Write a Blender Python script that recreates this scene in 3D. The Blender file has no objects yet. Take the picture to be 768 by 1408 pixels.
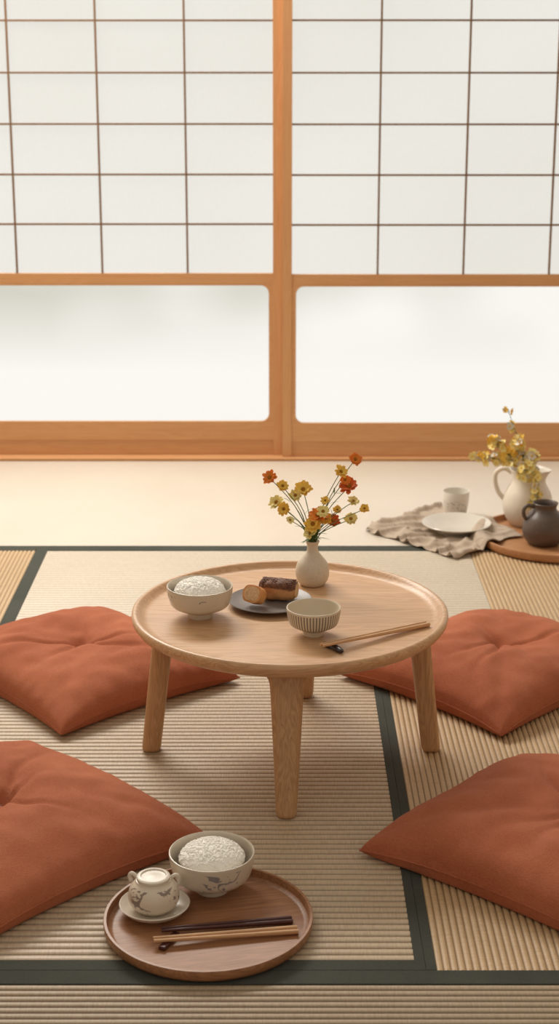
import bpy, math, random, bmesh
from mathutils import Vector, Matrix, noise
random.seed(7)
S = bpy.context.scene
COL = S.collection
try:
    S.view_settings.view_transform = 'Standard'
    S.view_settings.look = 'None'
except Exception as e:
    print(e)

# ------------------------------------------------------------------ helpers
class MB:
    def __init__(s): s.v=[]; s.f=[]; s.m=[]; s.sm=[]
    def add(s, vs, fs, mi=0, M=None, smooth=True):
        o=len(s.v)
        for p in vs:
            p=Vector(p)
            s.v.append(tuple(M@p) if M is not None else tuple(p))
        for f in fs:
            s.f.append([i+o for i in f]); s.m.append(mi); s.sm.append(smooth)
    def box(s, a, b, mi=0, M=None):
        x0,y0,z0=a; x1,y1,z1=b
        vs=[(x0,y0,z0),(x1,y0,z0),(x1,y1,z0),(x0,y1,z0),(x0,y0,z1),(x1,y0,z1),(x1,y1,z1),(x0,y1,z1)]
        fs=[(0,3,2,1),(4,5,6,7),(0,1,5,4),(1,2,6,5),(2,3,7,6),(3,0,4,7)]
        s.add(vs,fs,mi,M,False)
    def lathe(s, prof, seg=64, mi=0, M=None, rfun=None):
        vs=[];rings=[]
        for (r,z) in prof:
            if r<1e-6:
                rings.append([len(vs)]); vs.append((0,0,z))
            else:
                st=len(vs)
                for k in range(seg):
                    a=2*math.pi*k/seg
                    rr=r if rfun is None else r*rfun(a,z)
                    vs.append((rr*math.cos(a),rr*math.sin(a),z))
                rings.append(list(range(st,st+seg)))
        fs=[]
        for A,B in zip(rings[:-1],rings[1:]):
            for k in range(seg):
                k2=(k+1)%seg
                if len(A)==1 and len(B)==1: continue
                if len(A)==1: fs.append((A[0],B[k2],B[k]))
                elif len(B)==1: fs.append((A[k],A[k2],B[0]))
                else: fs.append((A[k],A[k2],B[k2],B[k]))
        s.add(vs,fs,mi,M,True)
    def tube(s, pts, rad, seg=8, mi=0, M=None, power=None, rad2=None):
        pts=[Vector(p) for p in pts]; n=len(pts)
        if not hasattr(rad,'__len__'): rad=[rad]*n
        vs=[];fs=[]
        up=Vector((0,0,1))
        d0=(pts[1]-pts[0]).normalized()
        if abs(d0.dot(up))>.9: up=Vector((0,1,0))
        side=d0.cross(up).normalized()
        for i,p in enumerate(pts):
            d=(pts[min(i+1,n-1)]-pts[max(i-1,0)]).normalized()
            side=(side-d*side.dot(d)).normalized(); b=side.cross(d)
            for k in range(seg):
                a=2*math.pi*k/seg; c,sn=math.cos(a),math.sin(a)
                if power:
                    c=math.copysign(abs(c)**power,c); sn=math.copysign(abs(sn)**power,sn)
                r=rad[i]; r2=r if rad2 is None else rad2[i]
                vs.append(p+side*c*r+b*sn*r2)
        for i in range(n-1):
            for k in range(seg):
                k2=(k+1)%seg
                fs.append((i*seg+k,(i+1)*seg+k,(i+1)*seg+k2,i*seg+k2))
        fs.append(tuple(range(seg))); fs.append(tuple(reversed(range((n-1)*seg,n*seg))))
        s.add(vs,fs,mi,M,True)
    def obj(s, name, mats, loc=(0,0,0), rot=0, sharp=40, bevel=0, subsurf=0, recalc=False):
        me=bpy.data.meshes.new(name); me.from_pydata(s.v,[],s.f)
        for m in mats: me.materials.append(m)
        me.polygons.foreach_set('material_index',s.m); me.polygons.foreach_set('use_smooth',s.sm)
        me.update()
        if recalc:
            bm=bmesh.new(); bm.from_mesh(me); bmesh.ops.recalc_face_normals(bm,faces=bm.faces); bm.to_mesh(me); bm.free()
        if sharp: me.set_sharp_from_angle(angle=math.radians(sharp))
        ob=bpy.data.objects.new(name,me); COL.objects.link(ob)
        ob.location=loc; ob.rotation_euler=(0,0,rot)
        if bevel:
            b=ob.modifiers.new('bevel','BEVEL'); b.width=bevel; b.segments=2; b.limit_method='ANGLE'
        return ob
def ico(sub):
    bm=bmesh.new(); bmesh.ops.create_icosphere(bm,subdivisions=sub,radius=1)
    gv=[v.co.copy() for v in bm.verts]; gf=[[v.index for v in f.verts] for f in bm.faces]; bm.free(); return gv,gf
def smoothprof(pts, n=6):
    P=[Vector((a,b)) for a,b in pts]; out=[]
    for i in range(len(P)-1):
        p0=P[max(i-1,0)];p1=P[i];p2=P[i+1];p3=P[min(i+2,len(P)-1)]
        for k in range(n):
            t=k/n
            q=0.5*((2*p1)+(p2-p0)*t+(2*p0-5*p1+4*p2-p3)*t*t+(3*p1-p0-3*p2+p3)*t**3)
            out.append((max(q.x,0),q.y))
    out.append(tuple(P[-1])); return out
def spline(pts,n=8):
    P=[Vector(p) for p in pts]; out=[]
    for i in range(len(P)-1):
        p0=P[max(i-1,0)];p1=P[i];p2=P[i+1];p3=P[min(i+2,len(P)-1)]
        for k in range(n):
            t=k/n
            out.append(0.5*((2*p1)+(p2-p0)*t+(2*p0-5*p1+4*p2-p3)*t*t+(3*p1-p0-3*p2+p3)*t**3))
    out.append(P[-1]); return out

# ------------------------------------------------------------------ materials
class NT:
    def __init__(s,name):
        s.mat=bpy.data.materials.new(name); s.mat.use_nodes=True
        s.t=s.mat.node_tree; s.n=s.t.nodes; s.l=s.t.links
        s.b=s.n['Principled BSDF']; s.out=s.n['Material Output']
        s._c=None
    def node(s,ty,**kw):
        nd=s.n.new(ty)
        for k,v in kw.items(): setattr(nd,k,v)
        return nd
    def co(s):
        if not s._c: s._c=s.node('ShaderNodeTexCoord').outputs['Object']
        return s._c
    def mapping(s,scale=(1,1,1),loc=(0,0,0),rot=(0,0,0)):
        m=s.node('ShaderNodeMapping'); m.inputs['Scale'].default_value=scale
        m.inputs['Location'].default_value=loc; m.inputs['Rotation'].default_value=rot
        s.l.new(s.co(),m.inputs['Vector']); return m.outputs[0]
    def noise(s,scale,vec=None,detail=3,rough=.5,dist=0):
        n=s.node('ShaderNodeTexNoise'); n.inputs['Scale'].default_value=scale
        n.inputs['Detail'].default_value=detail; n.inputs['Roughness'].default_value=rough
        n.inputs['Distortion'].default_value=dist
        s.l.new(vec or s.co(),n.inputs['Vector']); return n.outputs['Fac']
    def ramp(s,fac,stops):
        r=s.node('ShaderNodeValToRGB'); e=r.color_ramp.elements
        while len(e)<len(stops): e.new(.5)
        for el,(p,c) in zip(e,stops): el.position=p; el.color=(*c,1) if len(c)==3 else c
        s.l.new(fac,r.inputs[0]); return r.outputs[0]
    def math(s,op,a,b=None,clamp=False):
        m=s.node('ShaderNodeMath',operation=op,use_clamp=clamp)
        for i,x in enumerate((a,b)):
            if x is None: continue
            if isinstance(x,(int,float)): m.inputs[i].default_value=x
            else: s.l.new(x,m.inputs[i])
        return m.outputs[0]
    def mix(s,f,a,b):
        m=s.node('ShaderNodeMix',data_type='RGBA')
        for i,x in ((0,f),(6,a),(7,b)):
            if isinstance(x,(int,float)): m.inputs[i].default_value=x
            elif isinstance(x,tuple): m.inputs[i].default_value=(*x,1)
            else: s.l.new(x,m.inputs[i])
        return m.outputs[2]
    def color(s,c):
        if isinstance(c,tuple): s.b.inputs['Base Color'].default_value=(*c,1)
        else: s.l.new(c,s.b.inputs['Base Color'])
    def rough(s,r,spec=.5):
        s.b.inputs['Roughness'].default_value=r; s.b.inputs['Specular IOR Level'].default_value=spec
    def bump(s,h,strength=.3,dist=.001):
        b=s.node('ShaderNodeBump'); b.inputs['Strength'].default_value=strength; b.inputs['Distance'].default_value=dist
        s.l.new(h,b.inputs['Height']); s.l.new(b.outputs[0],s.b.inputs['Normal'])
    def sep(s):
        x=s.node('ShaderNodeSeparateXYZ'); s.l.new(s.co(),x.inputs[0]); return x.outputs
    def outside(s):
        tc=s.node('ShaderNodeTexCoord'); dn=s.node('ShaderNodeVectorMath',operation='DOT_PRODUCT')
        f=s.node('ShaderNodeVectorMath',operation='MULTIPLY'); f.inputs[1].default_value=(1,1,0)
        s.l.new(s.co(),f.inputs[0]); s.l.new(tc.outputs['Normal'],dn.inputs[0]); s.l.new(f.outputs[0],dn.inputs[1])
        return s.math('GREATER_THAN',dn.outputs['Value'],0.0)

def wood(name,axis,c1,c2,rough=.45,k=1.0,spec=.4,bump=.15,rw=.8):
    t=NT(name); sc=[9*k]*3; sc['xyz'.index(axis)]=.7*k
    v=t.mapping(tuple(sc)); a=t.noise(3,v,2,.5,1.2)
    rings=t.math('FRACT',t.math('MULTIPLY',a,7.0))
    tri=t.math('ABSOLUTE',t.math('SUBTRACT',rings,.5))
    sc2=[160*k]*3; sc2['xyz'.index(axis)]=4*k
    v2=t.mapping(tuple(sc2)); b=t.noise(1.5,v2,3)
    f=t.math('ADD',t.math('MULTIPLY',tri,rw),t.math('MULTIPLY',b,.6))
    t.color(t.ramp(f,[(.15,c2),(.75,c1)])); t.rough(rough,spec); t.bump(b,bump,.0008)
    return t.mat
def fabric(name,c1,c2,scale=700,bump=.3,sheen=.1):
    t=NT(name); a=t.noise(5,None,4); b=t.noise(scale,None,2)
    w1=t.noise(1,t.mapping((900,110,300)),1); w2=t.noise(1,t.mapping((110,900,300)),1)
    wv=t.math('ADD',t.math('MULTIPLY',w1,.5),t.math('MULTIPLY',w2,.5))
    f=t.math('ADD',t.math('MULTIPLY',a,.40),t.math('MULTIPLY',t.math('ADD',b,wv),.30))
    t.color(t.ramp(f,[(.38,c1),(.62,c2)])); t.rough(.9,.15)
    t.b.inputs['Sheen Weight'].default_value=sheen; t.b.inputs['Sheen Roughness'].default_value=.5
    t.b.inputs['Sheen Tint'].default_value=(1,.75,.6,1)
    h=t.math('ADD',b,t.math('MULTIPLY',wv,1.5)); t.bump(h,bump,.0022); return t.mat
def ceramic(name,c,rough=.3,speck=None,bump=.05):
    t=NT(name); a=t.noise(40,None,4)
    col=t.mix(a,tuple(x*.93 for x in c),c)
    if speck:
        n=t.noise(350,None,1); m=t.math('GREATER_THAN',n,.69); col=t.mix(m,col,speck)
    t.color(col); t.rough(rough,.5); t.bump(a,bump,.002); return t.mat
def painted(name,c,ink,z0,z1,scale=14,thick=.012,seed=0.0,wash=None):
    t=NT(name); v=t.mapping((1,1,1.6),(seed,seed*.7,seed*.3))
    n=t.noise(scale,v,1.0,.4,.4); l=t.math('LESS_THAN',t.math('ABSOLUTE',t.math('SUBTRACT',n,.5)),thick)
    n2=t.noise(scale,t.mapping((1,1,1),(seed+5,2,1)),0); gate=t.math('GREATER_THAN',n2,.46)
    sp=t.noise(scale*9,v,0); spg=t.math('MULTIPLY',t.math('GREATER_THAN',sp,.66),t.math('GREATER_THAN',n2,.52))
    z=t.sep()[2]; band=t.math('MULTIPLY',t.math('GREATER_THAN',z,z0),t.math('LESS_THAN',z,z1))
    m=t.math('MULTIPLY',t.math('MAXIMUM',t.math('MULTIPLY',l,gate),spg),t.math('MULTIPLY',band,t.outside()))
    g=t.noise(60,None,3); base=t.mix(g,tuple(q*.9 for q in c),c)
    t.color(t.mix(t.math('MULTIPLY',m,.85),base,ink)); t.rough(.28,.5); return t.mat
def plain(name,c,rough=.6,spec=.3,var=.15,scale=60):
    t=NT(name); a=t.noise(scale,None,3); t.color(t.mix(a,tuple(x*(1-var) for x in c),tuple(min(1,x*(1+var)) for x in c)))
    t.rough(rough,spec); return t.mat
def tatami(name,c1,c2,cgap,weave,rough=.55):
    t=NT(name); sc=[30,30,30]; i='xyz'.index(weave); sc[i]=330
    a=t.noise(1,t.mapping(tuple(sc)),3,.6); big=t.noise(2.2,None,3)
    f=t.math('ADD',t.math('MULTIPLY',a,.65),t.math('MULTIPLY',big,.35))
    col=t.ramp(f,[(.35,c1),(.62,c2)])
    z=t.sep()[2]; g=t.math('MULTIPLY',t.math('ADD',z,.0036),360,True)
    t.color(t.mix(g,cgap,col)); t.rough(rough,.5); t.bump(a,.5,.0012); return t.mat

OAK1=(.68,.42,.23); OAK2=(.49,.275,.135)
m_tabletop=wood('oak_top','x',OAK1,OAK2,.36,1.0)
m_leg=wood('oak_leg','z',(.57,.335,.165),(.39,.205,.095),.45,1.6)
m_tray=wood('walnut_tray','x',(.38,.18,.085),(.235,.102,.045),.38,1.3)
m_tray2=wood('beech_tray','x',(.52,.26,.12),(.38,.17,.07),.4,1.0)
m_chopL=wood('bamboo','x',(.66,.40,.21),(.52,.29,.14),.5,2)
m_chopD=wood('dark_rosewood','x',(.10,.030,.022),(.05,.016,.012),.35,2)
m_ink=plain('dark_lacquer',(.03,.018,.02),.25,.5)
m_shV=wood('cedar_vertical','z',(.66,.36,.17),(.58,.29,.125),.55,.8,.25,.1,.5)
m_shH=wood('cedar_horizontal','x',(.66,.36,.17),(.58,.29,.125),.55,.8,.25,.1,.5)
m_kum=plain('kumiko_wood',(.22,.125,.065),.6,.2)
m_cush=fabric('terracotta_linen',(.345,.092,.041),(.52,.170,.084),700,.5)
m_thread=plain('tuft_thread',(.2,.06,.035),.8)
m_border=fabric('tatami_edge_cloth',(.058,.060,.050),(.092,.095,.080),900,.5,0)
t=NT('rice'); n1=t.noise(90,None,2); col=t.mix(n1,(.97,.93,.85),(.99,.97,.92)); t.color(col); t.rough(.5,.35); m_rice=t.mat
t=NT('rice_core'); t.color((.985,.955,.89)); t.rough(.7,.2); m_core=t.mat
m_vase=ceramic('bisque_cream',(.70,.60,.47),.6,(.45,.36,.26))
m_plate=ceramic('speckled_grey_glaze',(.19,.155,.135),.40,(.10,.08,.07))
m_cream=ceramic('cream_glaze',(.76,.68,.57),.35)
m_white=painted('white_glaze',(.80,.75,.67),(.34,.33,.34),.02,.06,12,.006,3.1)
m_brown=ceramic('iron_glaze',(.105,.072,.055),.42,(.2,.15,.1),.3)
m_platew=ceramic('pale_plate_glaze',(.66,.60,.52),.22)
m_bowlA=painted('brush_painted_bowl',(.66,.58,.47),(.17,.17,.20),.022,.066,14,.011,2.6)
m_bowlB=painted('brush_painted_bowl_b',(.66,.58,.47),(.20,.19,.21),.022,.074,12,.009,1.9)
m_potm=painted('brush_painted_pot',(.76,.66,.53),(.20,.14,.12),.008,.055,17,.018,4.4)
m_green=plain('stem_green',(.10,.15,.04),.6)
m_leaf=plain('leaf_green',(.09,.16,.035),.5)
m_or=plain('petal_orange',(.88,.27,.045),.6,.2,.2); m_ye=plain('petal_yellow',(.95,.60,.11),.6,.2,.12)
m_pa=plain('petal_pale',(.95,.78,.32),.6,.2,.12); m_red=plain('petal_rust',(.70,.15,.035),.6,.2,.2)
m_cen=plain('flower_centre',(.34,.15,.02),.8,.1,.3,300)
m_plaster=plain('plaster',(.72,.64,.53),.9,.1,.06,8)
t=NT('striped_glaze'); sx=t.sep(); ang=t.math('ARCTAN2',sx[1],sx[0])
st=t.math('SINE',t.math('MULTIPLY',ang,54)); msk=t.math('MULTIPLY',t.math('GREATER_THAN',st,.0),.82)
zb=t.math('MULTIPLY',t.math('GREATER_THAN',sx[2],.010),t.math('LESS_THAN',sx[2],.0600))
zb=t.math('MULTIPLY',zb,t.outside())
t.color(t.mix(t.math('MULTIPLY',msk,zb),(.66,.57,.44),(.12,.092,.078))); t.rough(.4,.5); m_stripe=t.mat

def glow(name,lower):
    t=NT(name); t.n.remove(t.b)
    em=t.node('ShaderNodeEmission')
    if lower:
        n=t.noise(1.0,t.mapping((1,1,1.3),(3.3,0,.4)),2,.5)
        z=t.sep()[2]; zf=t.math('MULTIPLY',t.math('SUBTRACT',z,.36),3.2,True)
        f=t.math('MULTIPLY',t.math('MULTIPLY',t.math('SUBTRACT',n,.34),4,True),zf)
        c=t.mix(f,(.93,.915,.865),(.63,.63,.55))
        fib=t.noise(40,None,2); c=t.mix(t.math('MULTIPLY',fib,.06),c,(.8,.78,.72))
    else:
        n=t.noise(1.0,None,2); fib=t.noise(90,t.mapping((1,1,.5)),4,.7)
        f=t.math('ADD',t.math('MULTIPLY',n,.7),t.math('MULTIPLY',fib,.3))
        c=t.ramp(f,[(.3,(.765,.74,.675)),(.7,(.835,.815,.76))])
    t.l.new(c,em.inputs[0]); em.inputs[1].default_value=1.0
    df=t.node('ShaderNodeBsdfDiffuse'); df.inputs[0].default_value=(.05,.05,.045,1)
    ad=t.node('ShaderNodeAddShader'); t.l.new(em.outputs[0],ad.inputs[0]); t.l.new(df.outputs[0],ad.inputs[1])
    t.l.new(ad.outputs[0],t.out.inputs[0]); return t.mat
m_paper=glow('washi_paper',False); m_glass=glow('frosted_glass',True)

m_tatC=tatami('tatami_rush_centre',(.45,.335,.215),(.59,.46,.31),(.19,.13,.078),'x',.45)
m_tatB=tatami('tatami_rush_back_sheen',(.53,.445,.335),(.65,.56,.44),(.24,.18,.12),'x',.40)  # paler base colour carries the window sheen on the back mat
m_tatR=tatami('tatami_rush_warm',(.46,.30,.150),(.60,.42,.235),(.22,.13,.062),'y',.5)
m_tatF=tatami('tatami_rush_front_falloff',(.36,.26,.16),(.47,.36,.24),(.13,.085,.048),'x',.5)  # base colour darkened for light falloff towards the front
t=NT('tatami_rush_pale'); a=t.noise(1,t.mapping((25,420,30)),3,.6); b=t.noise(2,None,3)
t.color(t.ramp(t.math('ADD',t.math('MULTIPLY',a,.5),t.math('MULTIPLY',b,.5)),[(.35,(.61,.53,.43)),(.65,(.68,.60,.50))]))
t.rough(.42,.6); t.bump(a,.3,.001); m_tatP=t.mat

# ------------------------------------------------------------------ floor
def ribbed(mb,x0,x1,y0,y1,period,along,depth=.0036,mi=0):
    L=(y1-y0) if along=='x' else (x1-x0)
    n=max(1,round(L/period)); p=L/n; sub=6; vs=[];fs=[]
    k=0
    for i in range(n*sub+1):
        q=i*p/sub; ph=(i%sub)/sub
        z=-depth*(1-abs(math.sin(math.pi*ph))**.6)
        if along=='x': a=(x0,y0+q,z); b=(x1,y0+q,z)
        else: a=(x0+q,y1,z); b=(x0+q,y0,z)
        vs+= [a,b]
        if i: fs.append((k-2,k-1,k+1,k))
        k+=2
    mb.add(vs,fs,mi,None,True)
    mb.box((x0,y0,-.03),(x1,y1,-depth-.0003),mi)
def strip(mb,x0,x1,y0,y1,mi=1,top=.0004): mb.box((x0,y0,-.03),(x1,y1,top),mi)
WL,WR=-2.83,2.86
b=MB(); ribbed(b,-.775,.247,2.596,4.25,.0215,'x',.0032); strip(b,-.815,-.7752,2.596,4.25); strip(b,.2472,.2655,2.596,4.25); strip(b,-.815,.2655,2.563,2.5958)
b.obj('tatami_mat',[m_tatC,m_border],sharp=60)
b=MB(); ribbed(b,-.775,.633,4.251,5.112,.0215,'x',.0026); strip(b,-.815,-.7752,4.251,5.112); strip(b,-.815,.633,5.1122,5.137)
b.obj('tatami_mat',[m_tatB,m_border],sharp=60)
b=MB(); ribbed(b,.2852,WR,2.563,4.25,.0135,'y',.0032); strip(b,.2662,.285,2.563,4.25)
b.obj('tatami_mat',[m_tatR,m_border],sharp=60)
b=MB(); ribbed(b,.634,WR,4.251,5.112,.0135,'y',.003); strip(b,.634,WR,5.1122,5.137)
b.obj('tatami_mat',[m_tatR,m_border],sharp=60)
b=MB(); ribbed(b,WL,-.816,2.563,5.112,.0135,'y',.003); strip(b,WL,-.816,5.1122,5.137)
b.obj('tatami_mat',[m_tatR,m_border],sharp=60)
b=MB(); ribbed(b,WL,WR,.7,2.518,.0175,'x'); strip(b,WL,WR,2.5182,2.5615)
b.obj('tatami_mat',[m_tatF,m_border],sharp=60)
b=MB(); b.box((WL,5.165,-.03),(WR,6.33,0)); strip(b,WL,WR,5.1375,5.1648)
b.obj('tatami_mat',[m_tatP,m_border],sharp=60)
b=MB(); b.box((WL-.1,-1.0,-.10),(WR+.1,6.6,-.0305)); b.box((WL,-1.0,-.03),(WR,.699,0.0))
b.obj('floor',[m_tray2])

# ------------------------------------------------------------------ shoji wall
def shoji(name,x0,x1,yf):
    w=.0375; d=.03; T=2.13
    xi0,xi1=x0+w,x1-w
    b=MB()
    for (a,c) in ((x0,xi0),(xi1,x1)): b.box((a,yf,.012),(c,yf+d,T),0)
    b.box((xi0,yf+.003,.712),(xi1,yf+d-.003,.756),1)
    b.box((xi0,yf+.003,2.085),(xi1,yf+d-.003,T),1)
    b.box((xi0,yf+.006,.012),(xi1,yf+d-.003,.075),1)
    for i in range(1,4):
        x=xi0+(xi1-xi0)*i/4; b.box((x-.0038,yf+.006,.756),(x+.0038,yf+.016,2.085),2)
    z=.9495
    while z<2.05:
        b.box((xi0,yf+.007,z-.0036),(xi1,yf+.017,z+.0036),2); z+=.1928
    b.box((xi0,yf+.0175,.756),(xi1,yf+.0185,2.085),3)
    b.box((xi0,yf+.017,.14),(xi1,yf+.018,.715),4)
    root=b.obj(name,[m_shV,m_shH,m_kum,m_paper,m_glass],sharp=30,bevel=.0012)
    ins=.017; r=.032; X0,X1,Z0,Z1=xi0+ins,xi1-ins,.152,.708
    hole=[]
    for cx,cz,a0 in ((X1-r,Z1-r,0),(X0+r,Z1-r,90),(X0+r,Z0+r,180),(X1-r,Z0+r,270)):
        for k in range(9):
            a=math.radians(a0+k*90/8); hole.append((cx+r*math.cos(a),cz+r*math.sin(a)))
    outer=[]
    for idx in range(36):
        q=idx//9; cx=(xi1,xi0,xi0,xi1)[q]; cz=(.7122,.7122,.0752,.0752)[q]
        k=idx%9
        cc=((X1-r,Z1-r),(X0+r,Z1-r),(X0+r,Z0+r),(X1-r,Z0+r))[q]
        if k==4: outer.append((cx,cz))
        elif (k<4) if q%2==0 else (k>4): outer.append((cx,cc[1]+(cz-cc[1])*(k if q%2==0 else 8-k)/4))
        else: outer.append((cc[0]+(cx-cc[0])*((8-k) if q%2==0 else k)/4,cz))
    vs=[];fs=[];n=36
    y0,y1=yf+.002,yf+.0168
    for (x,z) in outer: vs.append((x,y0,z))
    for (x,z) in hole: vs.append((x,y0,z))
    for (x,z) in hole: vs.append((x,y1,z))
    for k in range(n):
        k2=(k+1)%n
        fs.append((k,n+k,n+k2,k2)); fs.append((n+k,2*n+k,2*n+k2,n+k2))
    c=MB(); c.add(vs,fs,0,None,False)
    o=c.obj('pane_surround',[m_shH],sharp=30); o.parent=root
    return root
W=1.435
shoji('shoji_panel',.0115-W,.0115,6.392)
shoji('shoji_panel',.0115,.0115+W,6.360)
shoji('shoji_panel',.0115-2*W+.03,.0115-W+.03,6.360)
shoji('shoji_panel',.0115+W-.03,.0115+2*W-.03,6.392)
b=MB(); b.box((WL,6.335,-.03),(WR,6.45,.011)); b.obj('trim_1',[m_shH],bevel=.002)
b=MB(); b.box((WL,6.335,2.131),(WR,6.45,2.22)); b.obj('trim_2',[m_shH],bevel=.002)
b=MB(); b.box((WL,6.36,2.221),(WR,6.46,2.75)); b.obj('wall_back',[m_plaster])
b=MB(); b.box((WL-.1,-1,-.03),(WL-.001,6.46,2.75)); b.obj('wall_left',[m_plaster])
b=MB(); b.box((WR+.001,-1,-.03),(WR+.1,6.46,2.75)); b.obj('wall_right',[m_plaster])

# ------------------------------------------------------------------ table
TX,TY=.024,3.52; TS=.343
b=MB()
pr=[(0,.314),(.285,.314),(.325,.317),(.346,.323),(.359,.331),(.3655,.340),(.3675,.349),(.3665,.355),(.363,.3582),(.358,.3588),(.354,.3572),(.349,.352),(.343,.3465),(.336,.3437),(.328,.343),(.30,.343),(0,.343)]
b.lathe(pr,160,0)
def leg(b,ang,rt,rf,off=0):
    er=Vector((math.cos(ang),math.sin(ang),0)); et=Vector((-er.y,er.x,0))
    seg=28; vs=[];fs=[]
    ss=[0,.02,.05,.08,.12]+[.12+.84*i/16 for i in range(1,17)]+[.975,.985,.993,.998,1.0]
    for s_ in ss:
        c=er*(rt+(rf-rt)*s_)+et*off; z=.3155*(1-s_)+.0005*s_
        w=.0385-(.0385-.0225)*s_+ .022*math.exp(-s_/.028); d=.0245-.002*s_
        if s_>.96:
            q=(s_-.96)/.04; k=1-.28*(1-math.sqrt(max(0,1-q*q))); w*=k; d*=k
        for k in range(seg):
            a=2*math.pi*k/seg; cc,sn=math.cos(a),math.sin(a)
            cc=math.copysign(abs(cc)**.62,cc); sn=math.copysign(abs(sn)**.62,sn)
            vs.append(tuple(c+et*(cc*w)+er*(sn*d)+Vector((0,0,z))))
    n=len(ss)
    for i in range(n-1):
        for k in range(seg):
            k2=(k+1)%seg; fs.append((i*seg+k,i*seg+k2,(i+1)*seg+k2,(i+1)*seg+k))
    fs.append(tuple(reversed(range(seg)))); fs.append(tuple(range((n-1)*seg,n*seg)))
    b.add(vs,fs,1,None,True)
leg(b,math.radians(268.5),.285,.345); leg(b,math.radians(180),.293,.330)
leg(b,0,.300,.337); leg(b,math.radians(83),.285,.335)
b.obj('round_low_table',[m_tabletop,m_leg],(TX,TY,0),sharp=50,recalc=True)

# ------------------------------------------------------------------ cushions
def cushion(x,y,ang,a=.335,c=.285,H=.102,seed=0):
    n=110; vs=[];fs=[]
    def g(s): return .55*s+.45*math.sin(math.pi/2*s)
    def out(u,v): return a*u*(1-.075*(1-v*v)*abs(u)), c*v*(1-.075*(1-u*u)*abs(v))
    for side in (1,-1):
        for j in range(n+1):
            for i in range(n+1):
                u=g(-1+2*i/n); v=g(-1+2*j/n)
                X,Y=out(u,v)
                e=max(0,(1-u*u)*(1-v*v)); h=H*e**.36
                seam=.030-.016*abs(u*v)**3
                if side==1:
                    r=math.hypot(X,Y); th=math.atan2(Y,X)
                    h-=.030*math.exp(-(r/.028)**2)+.026*math.exp(-(r/.12)**2)
                    for k in range(5):
                        t0=k*2*math.pi/5+.55*math.sin(seed*2.3+k*1.7); dd=math.atan2(math.sin(th-t0),math.cos(th-t0))
                        if abs(dd)<1.2:
                            ln=.14+.07*math.sin(seed+k*2.1); dist=r*math.sin(dd)+.012*math.sin(r*22+k)
                            h-=.0135*math.exp(-(dist/(.005+.045*r))**2)*math.exp(-(r/ln)**2)*min(1,r/.03)
                    h+=.016*e**.6*noise.noise(Vector((X*6+seed*3,Y*6,seed)))+.008*e**.3*noise.noise(Vector((X*17,Y*17,seed)))
                    cu=abs(u*v); h-=.007*math.exp(-((abs(u)-abs(v))/.10)**2)*cu*(1-cu)*4*e**.3
                    edge=math.exp(-((1-max(abs(u),abs(v)))/.12))
                    tt=(X if abs(v)>abs(u) else Y)
                    h+=.0055*edge*noise.noise(Vector((tt*28,seed*5+(1 if u>v else 0),0)))*min(1,e*25)
                    z=seam+max(h,0)
                else: z=max(seam-h*.8,.0015)
                vs.append((X,Y,z))
    N=n+1
    for j in range(n):
        for i in range(n):
            p=j*N+i; fs.append((p,p+1,p+N+1,p+N)); q=p+N*N; fs.append((q,q+N,q+N+1,q+1))
    b=MB(); b.add(vs,fs,0)
    path=[]
    for k in range(4*24):
        s_=k/24; e=int(s_); q=-1+2*(s_-e)
        u,v=((q,-1),(1,q),(-q,1),(-1,-q))[e]
        path.append((*out(u,v),.030-.016*abs(u*v)**3))
    path.append(path[0]); b.tube(path,.0022,6,0)
    b.lathe([(0,-.002),(.005,0),(.006,.003),(.004,.005),(0,.006)],12,1,Matrix.Translation((0,0,H+.030-.056)))
    return b.obj('zabuton_floor_cushion',[m_cush,m_thread],(x,y,0.001),ang,sharp=0)
cushion(-.532,4.005,math.radians(-49),.328,.280,.094,seed=1)
cushion(.582,3.993,math.radians(43),.325,.280,.094,seed=2)
cushion(-.585,3.055,math.radians(-45.5),.328,.300,.104,seed=3)
cushion(.614,2.985,math.radians(-42.5),.333,.300,.106,seed=4)

# ------------------------------------------------------------------ tableware
def bowl_profile(r,h,f,th=.004):
    o=[(0,.004),(f*.75,.004),(f*.78,0),(f,0),(f*1.02,.006),(f*.98,.011)]
    w=smoothprof([(f*.98,.011),(f+ (r-f)*.48,.018+h*.05),(f+(r-f)*.80,h*.42),(f+(r-f)*.95,h*.72),(r,h-.001)],6)[1:]
    lip=[(r-.0005,h+.0008),(r-th*.5,h+.001),(r-th,h-.001)]
    inn=smoothprof([(r-th,h-.001),(f+(r-f)*.93-th,h*.70),(f+(r-f)*.76-th,h*.44),(f+(r-f)*.4-th,h*.25),(f*.5,.015),(0,.014)],6)[1:]
    return o+w+lip+inn
gv2,gf2=ico(2); gv1,gf1=ico(1)
def rice_mound(name,loc,r,base,top,n,seed):
    rnd=random.Random(seed); b=MB()
    pr=[(0,base-.012),(r*.7,base-.010),(r*.99,base)]+[(r*.99*math.cos(a),base+(top-base)*math.sin(a)) for a in [i*math.pi/2/10 for i in range(1,10)]]+[(0,top)]
    b.lathe(pr,40,1)
    for i in range(n):
        q=math.sqrt(rnd.random()); a=rnd.uniform(0,2*math.pi); rr=r*q*.985
        z=base+(top-base)*math.sqrt(max(0,1-q*q))+.0004+rnd.uniform(-.0006,.0006)
        # lie flat on the mound surface
        nrm=Vector((math.cos(a)*q*(top-base)/r*1.1,math.sin(a)*q*(top-base)/r*1.1,max(.15,math.sqrt(max(0,1-q*q))))).normalized()
        M=Matrix.Translation((rr*math.cos(a),rr*math.sin(a),z))@nrm.to_track_quat('Z','Y').to_matrix().to_4x4()@Matrix.Rotation(rnd.uniform(0,6.28),4,'Z')@Matrix.Rotation(rnd.uniform(-.22,.22),4,'Y')@Matrix.Diagonal((.0042,.0018,.0015,1))
        b.add(gv2,gf2,0,M)
    return b.obj(name,[m_rice,m_core],loc,sharp=0)
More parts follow.
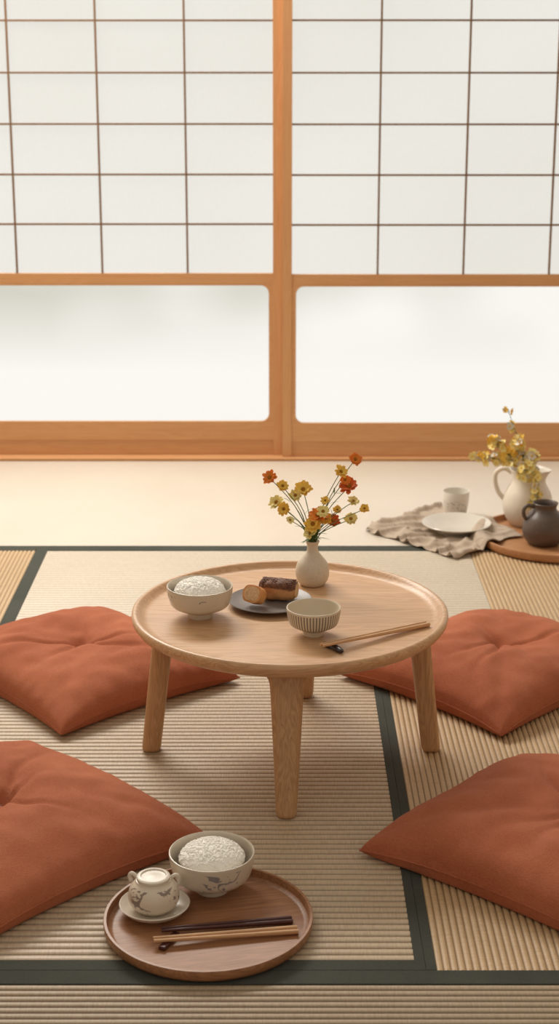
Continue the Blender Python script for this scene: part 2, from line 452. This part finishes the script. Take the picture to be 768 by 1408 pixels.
b=MB(); b.lathe(bowl_profile(.0765,.075,.029),72,0); b.obj('rice_bowl',[m_bowlA],(-.184,3.505,TS+.0003),.6)
rice_mound('steamed_rice',(-.184,3.505,TS+.0003),.060,.060,.090,520,3)
b=MB(); b.lathe(bowl_profile(.0845,.083,.032),72,0); b.obj('rice_bowl',[m_bowlB],(-.133,2.838,.0095),1.9)
rice_mound('steamed_rice',(-.133,2.838,.0095),.066,.067,.100,620,5)
b=MB(); b.lathe(bowl_profile(.061,.064,.023,.0035),96,0); b.obj('striped_tea_bowl',[m_stripe],(.0765,3.385,TS+.0003))
def plate_prof(r,h,f): return [(0,.003),(f*.9,.003),(f*.92,0),(f,0),(f*1.02,.003),(r*.85,h*.55),(r*.97,h*.9),(r,h),(r-.0015,h+.0015),(r-.004,h+.001),(r*.86,h*.72),(f*1.0,.0075),(0,.007)]
b=MB(); b.lathe(plate_prof(.100,.014,.06),80,0); b.obj('stoneware_plate',[m_plate],(-.022,3.585,TS+.0003))
t=NT('baked_crust'); zz=t.sep()[2]; n1=t.noise(160,None,4,.7); n2=t.noise(25,None,3)
dark=t.ramp(n1,[(.35,(.07,.026,.014)),(.62,(.24,.09,.035))]); gold=t.ramp(n2,[(.3,(.52,.21,.07)),(.7,(.68,.36,.15))])
f=t.math('MULTIPLY',t.math('SUBTRACT',t.math('ADD',zz,t.math('MULTIPLY',n2,.02)),.040),250,True)
t.color(t.mix(f,gold,dark)); t.rough(.6,.4); t.bump(n1,.8,.003); m_crust=t.mat
t=NT('pastry_crumb'); n1=t.noise(220,None,4,.7); t.color(t.ramp(n1,[(.3,(.60,.32,.14)),(.65,(.82,.58,.34))])); t.rough(.8,.2); t.bump(n1,.8,.002); m_crumb=t.mat
t=NT('glazed_crust'); n1=t.noise(30,None,4,.7); t.color(t.ramp(n1,[(.3,(.58,.20,.05)),(.65,(.78,.38,.13))])); t.rough(.5,.4); t.bump(n1,.4,.002); m_gl=t.mat
def loaf(name,L,w,h,mats,loc,rot,bumpy=.003,seed=0):
    b=MB(); N=26;seg=36;vs=[];fs=[]
    for i in range(N+1):
        s_=-1+2*i/N; e=(1-abs(s_)**7)**.5 if abs(s_)<1 else 0
        e=max(e,.66)
        for k in range(seg):
            a=2*math.pi*k/seg; cc,sn=math.cos(a),math.sin(a)
            cc=math.copysign(abs(cc)**.8,cc); sn=math.copysign(abs(sn)**.8,sn)
            p=Vector((s_*L/2,cc*w/2*e*(1-.06*s_*s_),h/2+sn*h/2*e))
            q=noise.noise(p*60+Vector((seed,0,0)))*bumpy
            vs.append((p.x,p.y+q*cc,max(0.0,p.z+q*sn)))
    for i in range(N):
        for k in range(seg):
            k2=(k+1)%seg; fs.append((i*seg+k,(i+1)*seg+k,(i+1)*seg+k2,i*seg+k2))
    b.add(vs,fs,0); b.add([vs[k] for k in range(seg)],[tuple(range(seg))],1); b.add(vs[-seg:],[tuple(reversed(range(seg)))],1)
    rnd=random.Random(4)
    for _ in range(360):
        s_=rnd.uniform(-.88,.88); a=rnd.triangular(.25,math.pi-.25); cc,sn=math.cos(a),math.sin(a)
        cc=math.copysign(abs(cc)**.8,cc); sn=sn**.8
        M=Matrix.Translation((s_*L/2,cc*w/2*.97,h/2+sn*h/2*.98))@Matrix.Rotation(rnd.uniform(0,6),4,'Z')@Matrix.Diagonal((.0024,.0016,.0014,1))
        b.add(gv1,gf1,2,M)
    return b.obj(name,mats,loc,rot,sharp=50,recalc=True)
m_seed=plain('toasted_crumbs',(.17,.06,.027),.5,.4,.6,200)
PZ=TS+.0003+.0085
loaf('pastry_roll',.090,.052,.050,[m_crust,m_crumb,m_seed],(-.002,3.602,PZ),math.radians(-16))
def slice_piece():
    b=MB(); seg=40;L=.036;vs=[];fs=[];N=10
    for i in range(N+1):
        t_=i/N; e=1 if t_<.5 else math.sqrt(max(.12,1-((t_-.5)/.5)**2.4))
        for k in range(seg):
            a=2*math.pi*k/seg; cc,sn=math.cos(a),math.sin(a)
            cc=math.copysign(abs(cc)**.75,cc); sn=math.copysign(abs(sn)**.75,sn)
            q=1+.05*noise.noise(Vector((cc*2,sn*2,t_*2+4)))
            vs.append((t_*L,cc*.026*e*q,.021+sn*.021*e*q))
    for i in range(N):
        for k in range(seg):
            k2=(k+1)%seg; fs.append((i*seg+k,(i+1)*seg+k,(i+1)*seg+k2,i*seg+k2))
    fs.append(tuple(reversed(range(N*seg,(N+1)*seg)))); b.add(vs,fs,0)
    v2=[(-.0015,.0,.021)];f2=[]
    for k in range(seg): p=vs[k]; v2.append((-.001,p[1]*.80,.021+(p[2]-.021)*.80))
    for k in range(seg): p=vs[k]; v2.append((-.0006,p[1]*.80,.021+(p[2]-.021)*.80))
    for k in range(seg): v2.append(vs[k])
    for k in range(seg):
        k2=(k+1)%seg; f2.append((0,1+k2,1+k))
    b.add(v2,f2,1)
    b.add(v2,[(1+seg+k,1+seg+(k+1)%seg,1+2*seg+(k+1)%seg,1+2*seg+k) for k in range(seg)],0)
    b.add(v2,[(1+k,1+(k+1)%seg,1+seg+(k+1)%seg,1+seg+k) for k in range(seg)],1)
    o=b.obj('pastry_slice',[m_gl,m_crumb],(-.070,3.536,PZ+.0145),0,sharp=60,recalc=True)
    o.rotation_euler=(0,math.radians(28),math.radians(56)); return o
slice_piece()

def chop(name,p0,p1,mat,r0=.0026,r1=.0042,gap=.012):
    p0=Vector(p0);p1=Vector(p1); c=(p0+p1)/2; d=(p1-p0); L=d.length
    ang=math.atan2(d.y,d.x); pitch=math.asin(d.z/L)
    b=MB()
    for q in (-1,1):
        a=Vector((-L/2,q*gap*.35,0)); e=Vector((L/2,q*(gap*.5),0))
        pts=[a.lerp(e,k/6) for k in range(7)]; b.tube(pts,[r0+(r1-r0)*k/6 for k in range(7)],12,0,power=.6)
    o=b.obj(name,[mat],c,0); o.rotation_euler=(0,-pitch,ang); return o
chop('chopsticks',(.092,3.268,TS+.0185),(.337,3.442,TS+.0052),m_chopL,.0028,.0044,.013)
b=MB(); pts=spline([(-.032,0,.0055),(-.022,.002,.0058),(0,.004,.0066),(.022,.002,.0058),(.032,-.001,.0058)],5)
n=len(pts); rr=[.0040+.0050*math.sin(math.pi*k/(n-1))**.7 for k in range(n)]
rz=[.0030+.0032*math.sin(math.pi*k/(n-1))**.7 for k in range(n)]
b.tube(pts,rr,14,0,rad2=rz); b.obj('chopstick_rest',[m_ink],(.116,3.287,TS),math.radians(-52))

# ------------------------------------------------------------------ trays
def tray_prof(r,h,lip,base): return [(0,0),(r-.016,0),(r-.006,.003),(r-.001,.010),(r,h-.002),(r-.001,h),(r-lip+.001,h),(r-lip,h-.002),(r-lip-.002,base+.005),(r-lip-.008,base+.0006),(r-lip-.012,base),(0,base)]
b=MB(); b.lathe(tray_prof(.199,.026,.007,.008),128,0); b.obj('round_serving_tray',[m_tray],(-.135,2.712,.0008),math.radians(12))
TZ=.0092
b=MB(); b.lathe([(0,.003),(.034,.003),(.035,0),(.040,0),(.043,.004),(.058,.010),(.0665,.019),(.068,.0215),(.066,.0225),(.0635,.0205),(.054,.0135),(.038,.0085),(0,.008)],64,0)
b.obj('saucer',[m_cream],(-.240,2.750,TZ))
b=MB()
b.lathe([(0,.001),(.028,0),(.033,.002)]+smoothprof([(.033,.002),(.0455,.014),(.0495,.030),(.045,.048),(.034,.060)],5)[1:]+[(.0335,.063),(.031,.0635),(.029,.060),(0,.058)],64,0)
b.lathe([(0,.0585),(.029,.0595),(.031,.0635),(.0325,.066),(.032,.0695),(.029,.0715),(.025,.0715),(.0235,.069),(.015,.0685),(.006,.070),(0,.0702)],48,1)
b.tube(spline([(.030,.010,.058),(.041,.012,.065),(.047,.013,.060),(.047,.013,.048),(.042,.012,.040)],6),.0040,10,1)
b.tube(spline([(-.030,.016,.056),(-.042,.022,.063),(-.048,.025,.057),(-.045,.023,.046)],6),.004,10,1)
b.obj('lidded_sugar_pot',[m_potm,m_cream],(-.241,2.750,TZ+.0086))
b=MB(); b.box((-.030,-.007,0),(.030,.007,.008)); b.obj('chopstick_rest',[m_chopD],(-.205,2.640,TZ),math.radians(66),bevel=.002)
chop('chopsticks',(-.233,2.630,TZ+.0130),(.034,2.678,TZ+.0055),m_chopL,.0028,.0042,.014)
chop('chopsticks',(-.221,2.665,TZ+.0130),(.024,2.714,TZ+.0055),m_chopD,.0027,.0042,.012)

# ------------------------------------------------------------------ vase + flowers
VX,VY=.0806,3.737
b=MB(); b.lathe([(0,.002),(.020,.002),(.021,0),(.026,0),(.029,.002)]+smoothprof([(.029,.002),(.038,.014),(.0415,.034),(.037,.055),(.024,.073),(.0145,.086),(.0135,.100),(.0175,.1115)],6)[1:]+[(.0168,.1128),(.0155,.112),(.0115,.100),(.0125,.086),(.020,.073),(.033,.055),(.037,.034),(.03,.012),(0,.008)],56,0)
b.obj('bud_vase',[m_vase],(VX,VY,TS+.0003))
def flower(b,p,nrm,r,mp,mc,layers=2,npet=11,rnd=random,wf=.25):
    nrm=Vector(nrm).normalized(); M=Matrix.Translation(p)@nrm.to_track_quat('Z','Y').to_matrix().to_4x4()
    for l in range(layers):
        R=r*(1-.28*l)
        for k in range(npet):
            a=2*math.pi*(k+.5*l)/npet+rnd.uniform(-.12,.12); w=R*wf; cup=rnd.uniform(.0,.35)+.35*l; R2=R*rnd.uniform(.85,1.08)
            P=Matrix.Rotation(a,4,'Z')
            vs=[]
            for q,(t_,ww) in enumerate(((.12,.35),(.45,.9),(.78,1.0),(1.0,.45))):
                zc=R*cup*t_*t_+.0006*l
                vs+=[(R2*t_,-w*ww,zc+R*.05),(R2*t_,0,zc-R*.02),(R2*t_,w*ww,zc+R*.05)]
            fs=[]
            for q in range(3):
                for s_ in range(2):
                    i0=q*3+s_; fs.append((i0,i0+3,i0+4,i0+1))
            b.add(vs,fs,mp,M@P)
    b.lathe([(r*.24,0),(r*.24,r*.14),(r*.17,r*.24),(0,r*.28)],12,mc,M)
b=MB(); rnd=random.Random(11)
FL=[(-.104,.160,.020,2),(-.073,.142,.016,3),(-.088,.088,.021,4),(-.070,.080,.017,3),(-.023,.124,.023,3),(-.042,.112,.017,4),(.014,.066,.027,2),(.000,.048,.022,3),(-.006,.028,.018,4),(.050,.043,.019,5),(.030,.058,.018,3),
 (.067,.175,.018,3),(.103,.196,.017,2),(.087,.138,.025,5),(.098,.102,.015,4),(.125,.085,.013,3),(.094,.050,.017,4),(.030,.105,.012,3),(.078,.154,.014,2),(.024,.084,.017,4),(.060,.075,.012,3),(-.055,.060,.011,4)]
for (dx,dz,r,mi) in FL:
    oy=rnd.uniform(-.035,.035); top=Vector((dx,oy,.112+dz))
    st=Vector((rnd.uniform(-.006,.006),rnd.uniform(-.006,.006),.04))
    nk=Vector((st.x*.8+dx*.05,st.y*.8,.113)); mid=Vector((dx*.42,oy*.4,.113+dz*.55))
    nr=Vector((dx*2.2+rnd.uniform(-.4,.4),-.70+rnd.uniform(-.35,.35),.60+rnd.uniform(-.2,.2))).normalized()
    b.tube(spline([st,nk,mid,top-nr*.002],5),[.0013]*10+[.0010]*6,6,0)
    flower(b,top,nr,r,mi,6,2 if r>.011 else 1,rnd.choice((9,11,12)),rnd)
def leaf(b,p,d,L,w,mi,curl=.3):
    p=Vector(p); d=Vector(d).normalized(); s_=d.cross(Vector((0,0,1)))
    s_=s_.normalized() if s_.length>.01 else Vector((1,0,0)); n=s_.cross(d)
    vs=[];fs=[]
    for i in range(7):
        t_=i/6; c=p+d*L*t_+Vector((0,0,-curl*L*t_*t_)); ww=w*math.sin(math.pi*min(.98,t_*.9+.06))
        vs+=[c-s_*ww,c-n*ww*.25,c+s_*ww]
    for i in range(6):
        for k in range(2): a=i*3+k; fs.append((a,a+1,a+4,a+3))
    b.add(vs,fs,mi)
for k in range(18):
    a=rnd.uniform(0,6.28); leaf(b,(0.004*math.cos(a),.004*math.sin(a),.113+rnd.uniform(0,.03)),(math.cos(a),math.sin(a)*.7,rnd.uniform(.1,1.3)),rnd.uniform(.025,.05),.003,1)
for k in range(12):
    dx,dz,_,_=rnd.choice(FL); leaf(b,(dx*.5,0,.113+dz*.6),(rnd.uniform(-1,1),rnd.uniform(-1,1),.6),.03,.0018,1)
b.obj('wildflower_bouquet',[m_green,m_leaf,m_or,m_ye,m_pa,m_red,m_cen],(VX,VY,TS+.0003),sharp=0)

# ------------------------------------------------------------------ far tray group
CX,CY=.945,5.225
b=MB(); b.lathe(tray_prof(.272,.030,.009,.009),128,0); b.obj('round_serving_tray',[m_tray2],(CX,CY,.0008),math.radians(-8))
FZ=.0102
def spout(a,z):
    if z<.150: return 1
    k=(z-.150)/.045; return 1+.20*k*math.exp(-(math.atan2(math.sin(a),math.cos(a))/.35)**2)
b=MB(); pr=[(0,.002),(.050,.002),(.052,0),(.058,.001)]+smoothprof([(.058,.001),(.078,.030),(.087,.070),(.080,.110),(.062,.145),(.056,.165),(.060,.185),(.066,.197)],6)[1:]+[(.064,.199),(.061,.197),(.054,.183),(.051,.165),(.057,.145),(.075,.110),(.081,.07),(.07,.03),(0,.012)]
b.lathe(pr,72,0,None,spout)
b.tube(spline([(-.058,0,.182),(-.085,0,.196),(-.112,0,.180),(-.116,0,.148),(-.104,0,.112),(-.082,0,.085)],7),[.0085]*36,12,0)
b.obj('ceramic_pitcher',[m_cream],(.868,5.395,FZ),math.radians(-14))
b=MB(); pr=[(0,.002),(.045,.002),(.046,0),(.050,.001)]+smoothprof([(.050,.001),(.069,.025),(.074,.058),(.062,.092),(.042,.116),(.038,.128),(.043,.142)],6)[1:]+[(.041,.144),(.038,.141),(.033,.126),(.037,.112),(.057,.09),(.067,.055),(.05,.02),(0,.01)]
b.lathe(pr,56,0,None,lambda a,z: 1+.012*math.sin(5*a+z*60))
b.tube(spline([(-.037,0,.130),(-.060,0,.136),(-.074,0,.120),(-.071,0,.098),(-.060,0,.085)],6),.0065,10,0)
b.obj('stoneware_jug',[m_brown],(.890,5.160,FZ),math.radians(8))
t=NT('plain_linen'); s3=t.sep(); st=t.math('SINE',t.math('MULTIPLY',t.math('ADD',s3[0],t.math('MULTIPLY',s3[1],.9)),75)); st=t.math('MULTIPLY',t.math('GREATER_THAN',st,.93),.25)
n1=t.noise(500,None,2); t.color(t.mix(st,t.mix(n1,(.43,.34,.26),(.55,.45,.355)),(.25,.18,.13))); t.rough(.9,.1); t.bump(n1,.4,.001); m_nap=t.mat
corn=[Vector((.298,5.345)),Vector((.575,5.005)),Vector((.830,5.225)),Vector((.585,5.660))]
ctr=Vector((.585,5.315)); b=MB(); n=90; vs=[];fs=[]
for j in range(n+1):
    for i in range(n+1):
        u=i/n; v=j/n
        P=corn[0]*(1-u)*(1-v)+corn[1]*u*(1-v)+corn[2]*u*v+corn[3]*(1-u)*v
        P=P+Vector((noise.noise(Vector((u*3,v*3,1))),noise.noise(Vector((u*3,v*3,7)))))*.035
        d=math.hypot(P.x-CX,P.y-CY)
        q=Vector((P.x*7+P.y*3,P.y*15-P.x*6,2))
        w=(1-abs(noise.noise(q))*3.2); w=max(0,w)**2*.022+abs(noise.noise(Vector((P.x*22,P.y*30,5))))*.009
        dp=math.hypot(P.x-.612,P.y-5.312); w*=min(1,max(.0,(dp-.066)/.05)); w=min(w,.024 if dp>.125 else .012)
        dc=math.hypot(P.x-.632,P.y-5.53); w*=min(1,max(.0,(dc-.045)/.04))
        base=.0022
        if d<.300:
            k=min(1,(.300-d)/.024); k=k*k*(3-2*k); base=.0022+.0315*k
            if d<.262: k2=min(1,(.262-d)/.05); base=.034-.018*k2*k2*(3-2*k2)
            w*=.35
        vs.append((P.x-ctr.x,P.y-ctr.y,base+w))
N=n+1
for j in range(n):
    for i in range(n): p=j*N+i; fs.append((p,p+1,p+N+1,p+N))
b.add(vs,fs,0); o=b.obj('linen_napkin',[m_nap],(ctr.x,ctr.y,0),sharp=0)
s=o.modifiers.new('thick','SOLIDIFY'); s.thickness=.0015; s.offset=1
b=MB(); b.lathe([(0,.003),(.056,.003),(.057,0),(.062,0),(.064,.006),(.090,.020),(.118,.034),(.120,.036),(.118,.0375),(.112,.0350),(.088,.0255),(.066,.0135),(0,.012)],80,0); b.obj('ceramic_plate',[m_platew],(.612,5.312,.0045))
b=MB(); b.lathe([(0,.002),(.031,.002),(.032,0),(.036,.0005),(.039,.006),(.046,.045),(.049,.088),(.0485,.0895),(.046,.089),(.043,.045),(.036,.010),(0,.008)],56,0); b.obj('tea_cup',[m_white],(.632,5.53,.0045))
b=MB(); rnd=random.Random(21)
BR=[[(0,0,.03),(-.01,0,.20),(-.05,-.02,.32),(-.085,-.02,.415)],[(0,0,.03),(-.02,0,.20),(-.085,-.03,.27),(-.140,-.04,.315)],
    [(0,0,.03),(-.02,0,.20),(-.10,-.05,.245),(-.195,-.06,.255)],[(0,0,.03),(0,-.01,.20),(-.04,-.03,.27),(-.055,-.05,.32)],
    [(0,0,.03),(.0,-.02,.20),(.0,-.075,.215),(.012,-.108,.14),(.0,-.112,.095)],[(0,0,.03),(.01,0,.20),(-.02,-.06,.235),(-.045,-.10,.20)],[(0,0,.03),(.0,0,.20),(-.005,-.04,.25),(.005,-.06,.26)]]
for bi,pts in enumerate(BR):
    P=spline(pts,8); n=len(P); b.tube(P,[.0022-.0014*k/(n-1) for k in range(n)],6,0)
    for k in range(int(n*.45),n):
        for _ in range(3 if bi!=0 else 2):
            if bi==0 and rnd.random()<.45: continue
            off=Vector((rnd.uniform(-1,1),rnd.uniform(-1,1),rnd.uniform(-1,1)))*.014
            p=P[k]+off; b.tube([P[k],P[k]+off*.5,p],.0007,4,0)
            flower(b,p,(rnd.uniform(-1,1),rnd.uniform(-1.4,.2),rnd.uniform(-.2,1)),rnd.uniform(.011,.017),rnd.choice((2,2,3,3,4)) if bi<4 else rnd.choice((3,4,3)),5,1,6,rnd,.36)
for k in range(14):
    a=rnd.uniform(0,6.28); leaf(b,(rnd.uniform(-.03,.02),-.03,.215+rnd.uniform(0,.05)),(math.cos(a),math.sin(a)-.5,.4),.035,.006,1)
b.obj('blossom_branches',[m_green,m_leaf,m_ye,m_pa,m_cream,m_ye],(.868,5.395,FZ),sharp=0)

# ------------------------------------------------------------------ light
w=bpy.data.worlds.new('World'); S.world=w; w.use_nodes=True
bg=w.node_tree.nodes['Background']; bg.inputs[0].default_value=(1.0,.905,.78,1); bg.inputs[1].default_value=.50
def area(name,loc,tgt,sx,sy,power,col):
    l=bpy.data.lights.new(name,'AREA'); l.shape='RECTANGLE'; l.size=sx; l.size_y=sy; l.energy=power; l.color=col
    o=bpy.data.objects.new(name,l); COL.objects.link(o); o.location=loc
    o.rotation_euler=(Vector(tgt)-Vector(loc)).to_track_quat('-Z','Y').to_euler(); return o
area('added_daylight_lamp',(-.9,6.15,2.45),(0,3.2,0),2.4,.8,140,(1,.945,.86))  # lamp added out of view above the shoji to boost its daylight
# ------------------------------------------------------------------ camera
c=bpy.data.cameras.new('camera'); cam=bpy.data.objects.new('camera',c); COL.objects.link(cam)
cam.location=(0,0,1.6); cam.rotation_euler=(math.radians(90-16),0,0)
c.sensor_fit='VERTICAL'; c.sensor_height=36; c.lens=2200/1408*36
c.dof.use_dof=True; c.dof.focus_distance=3.5; c.dof.aperture_fstop=5.0
S.camera=cam
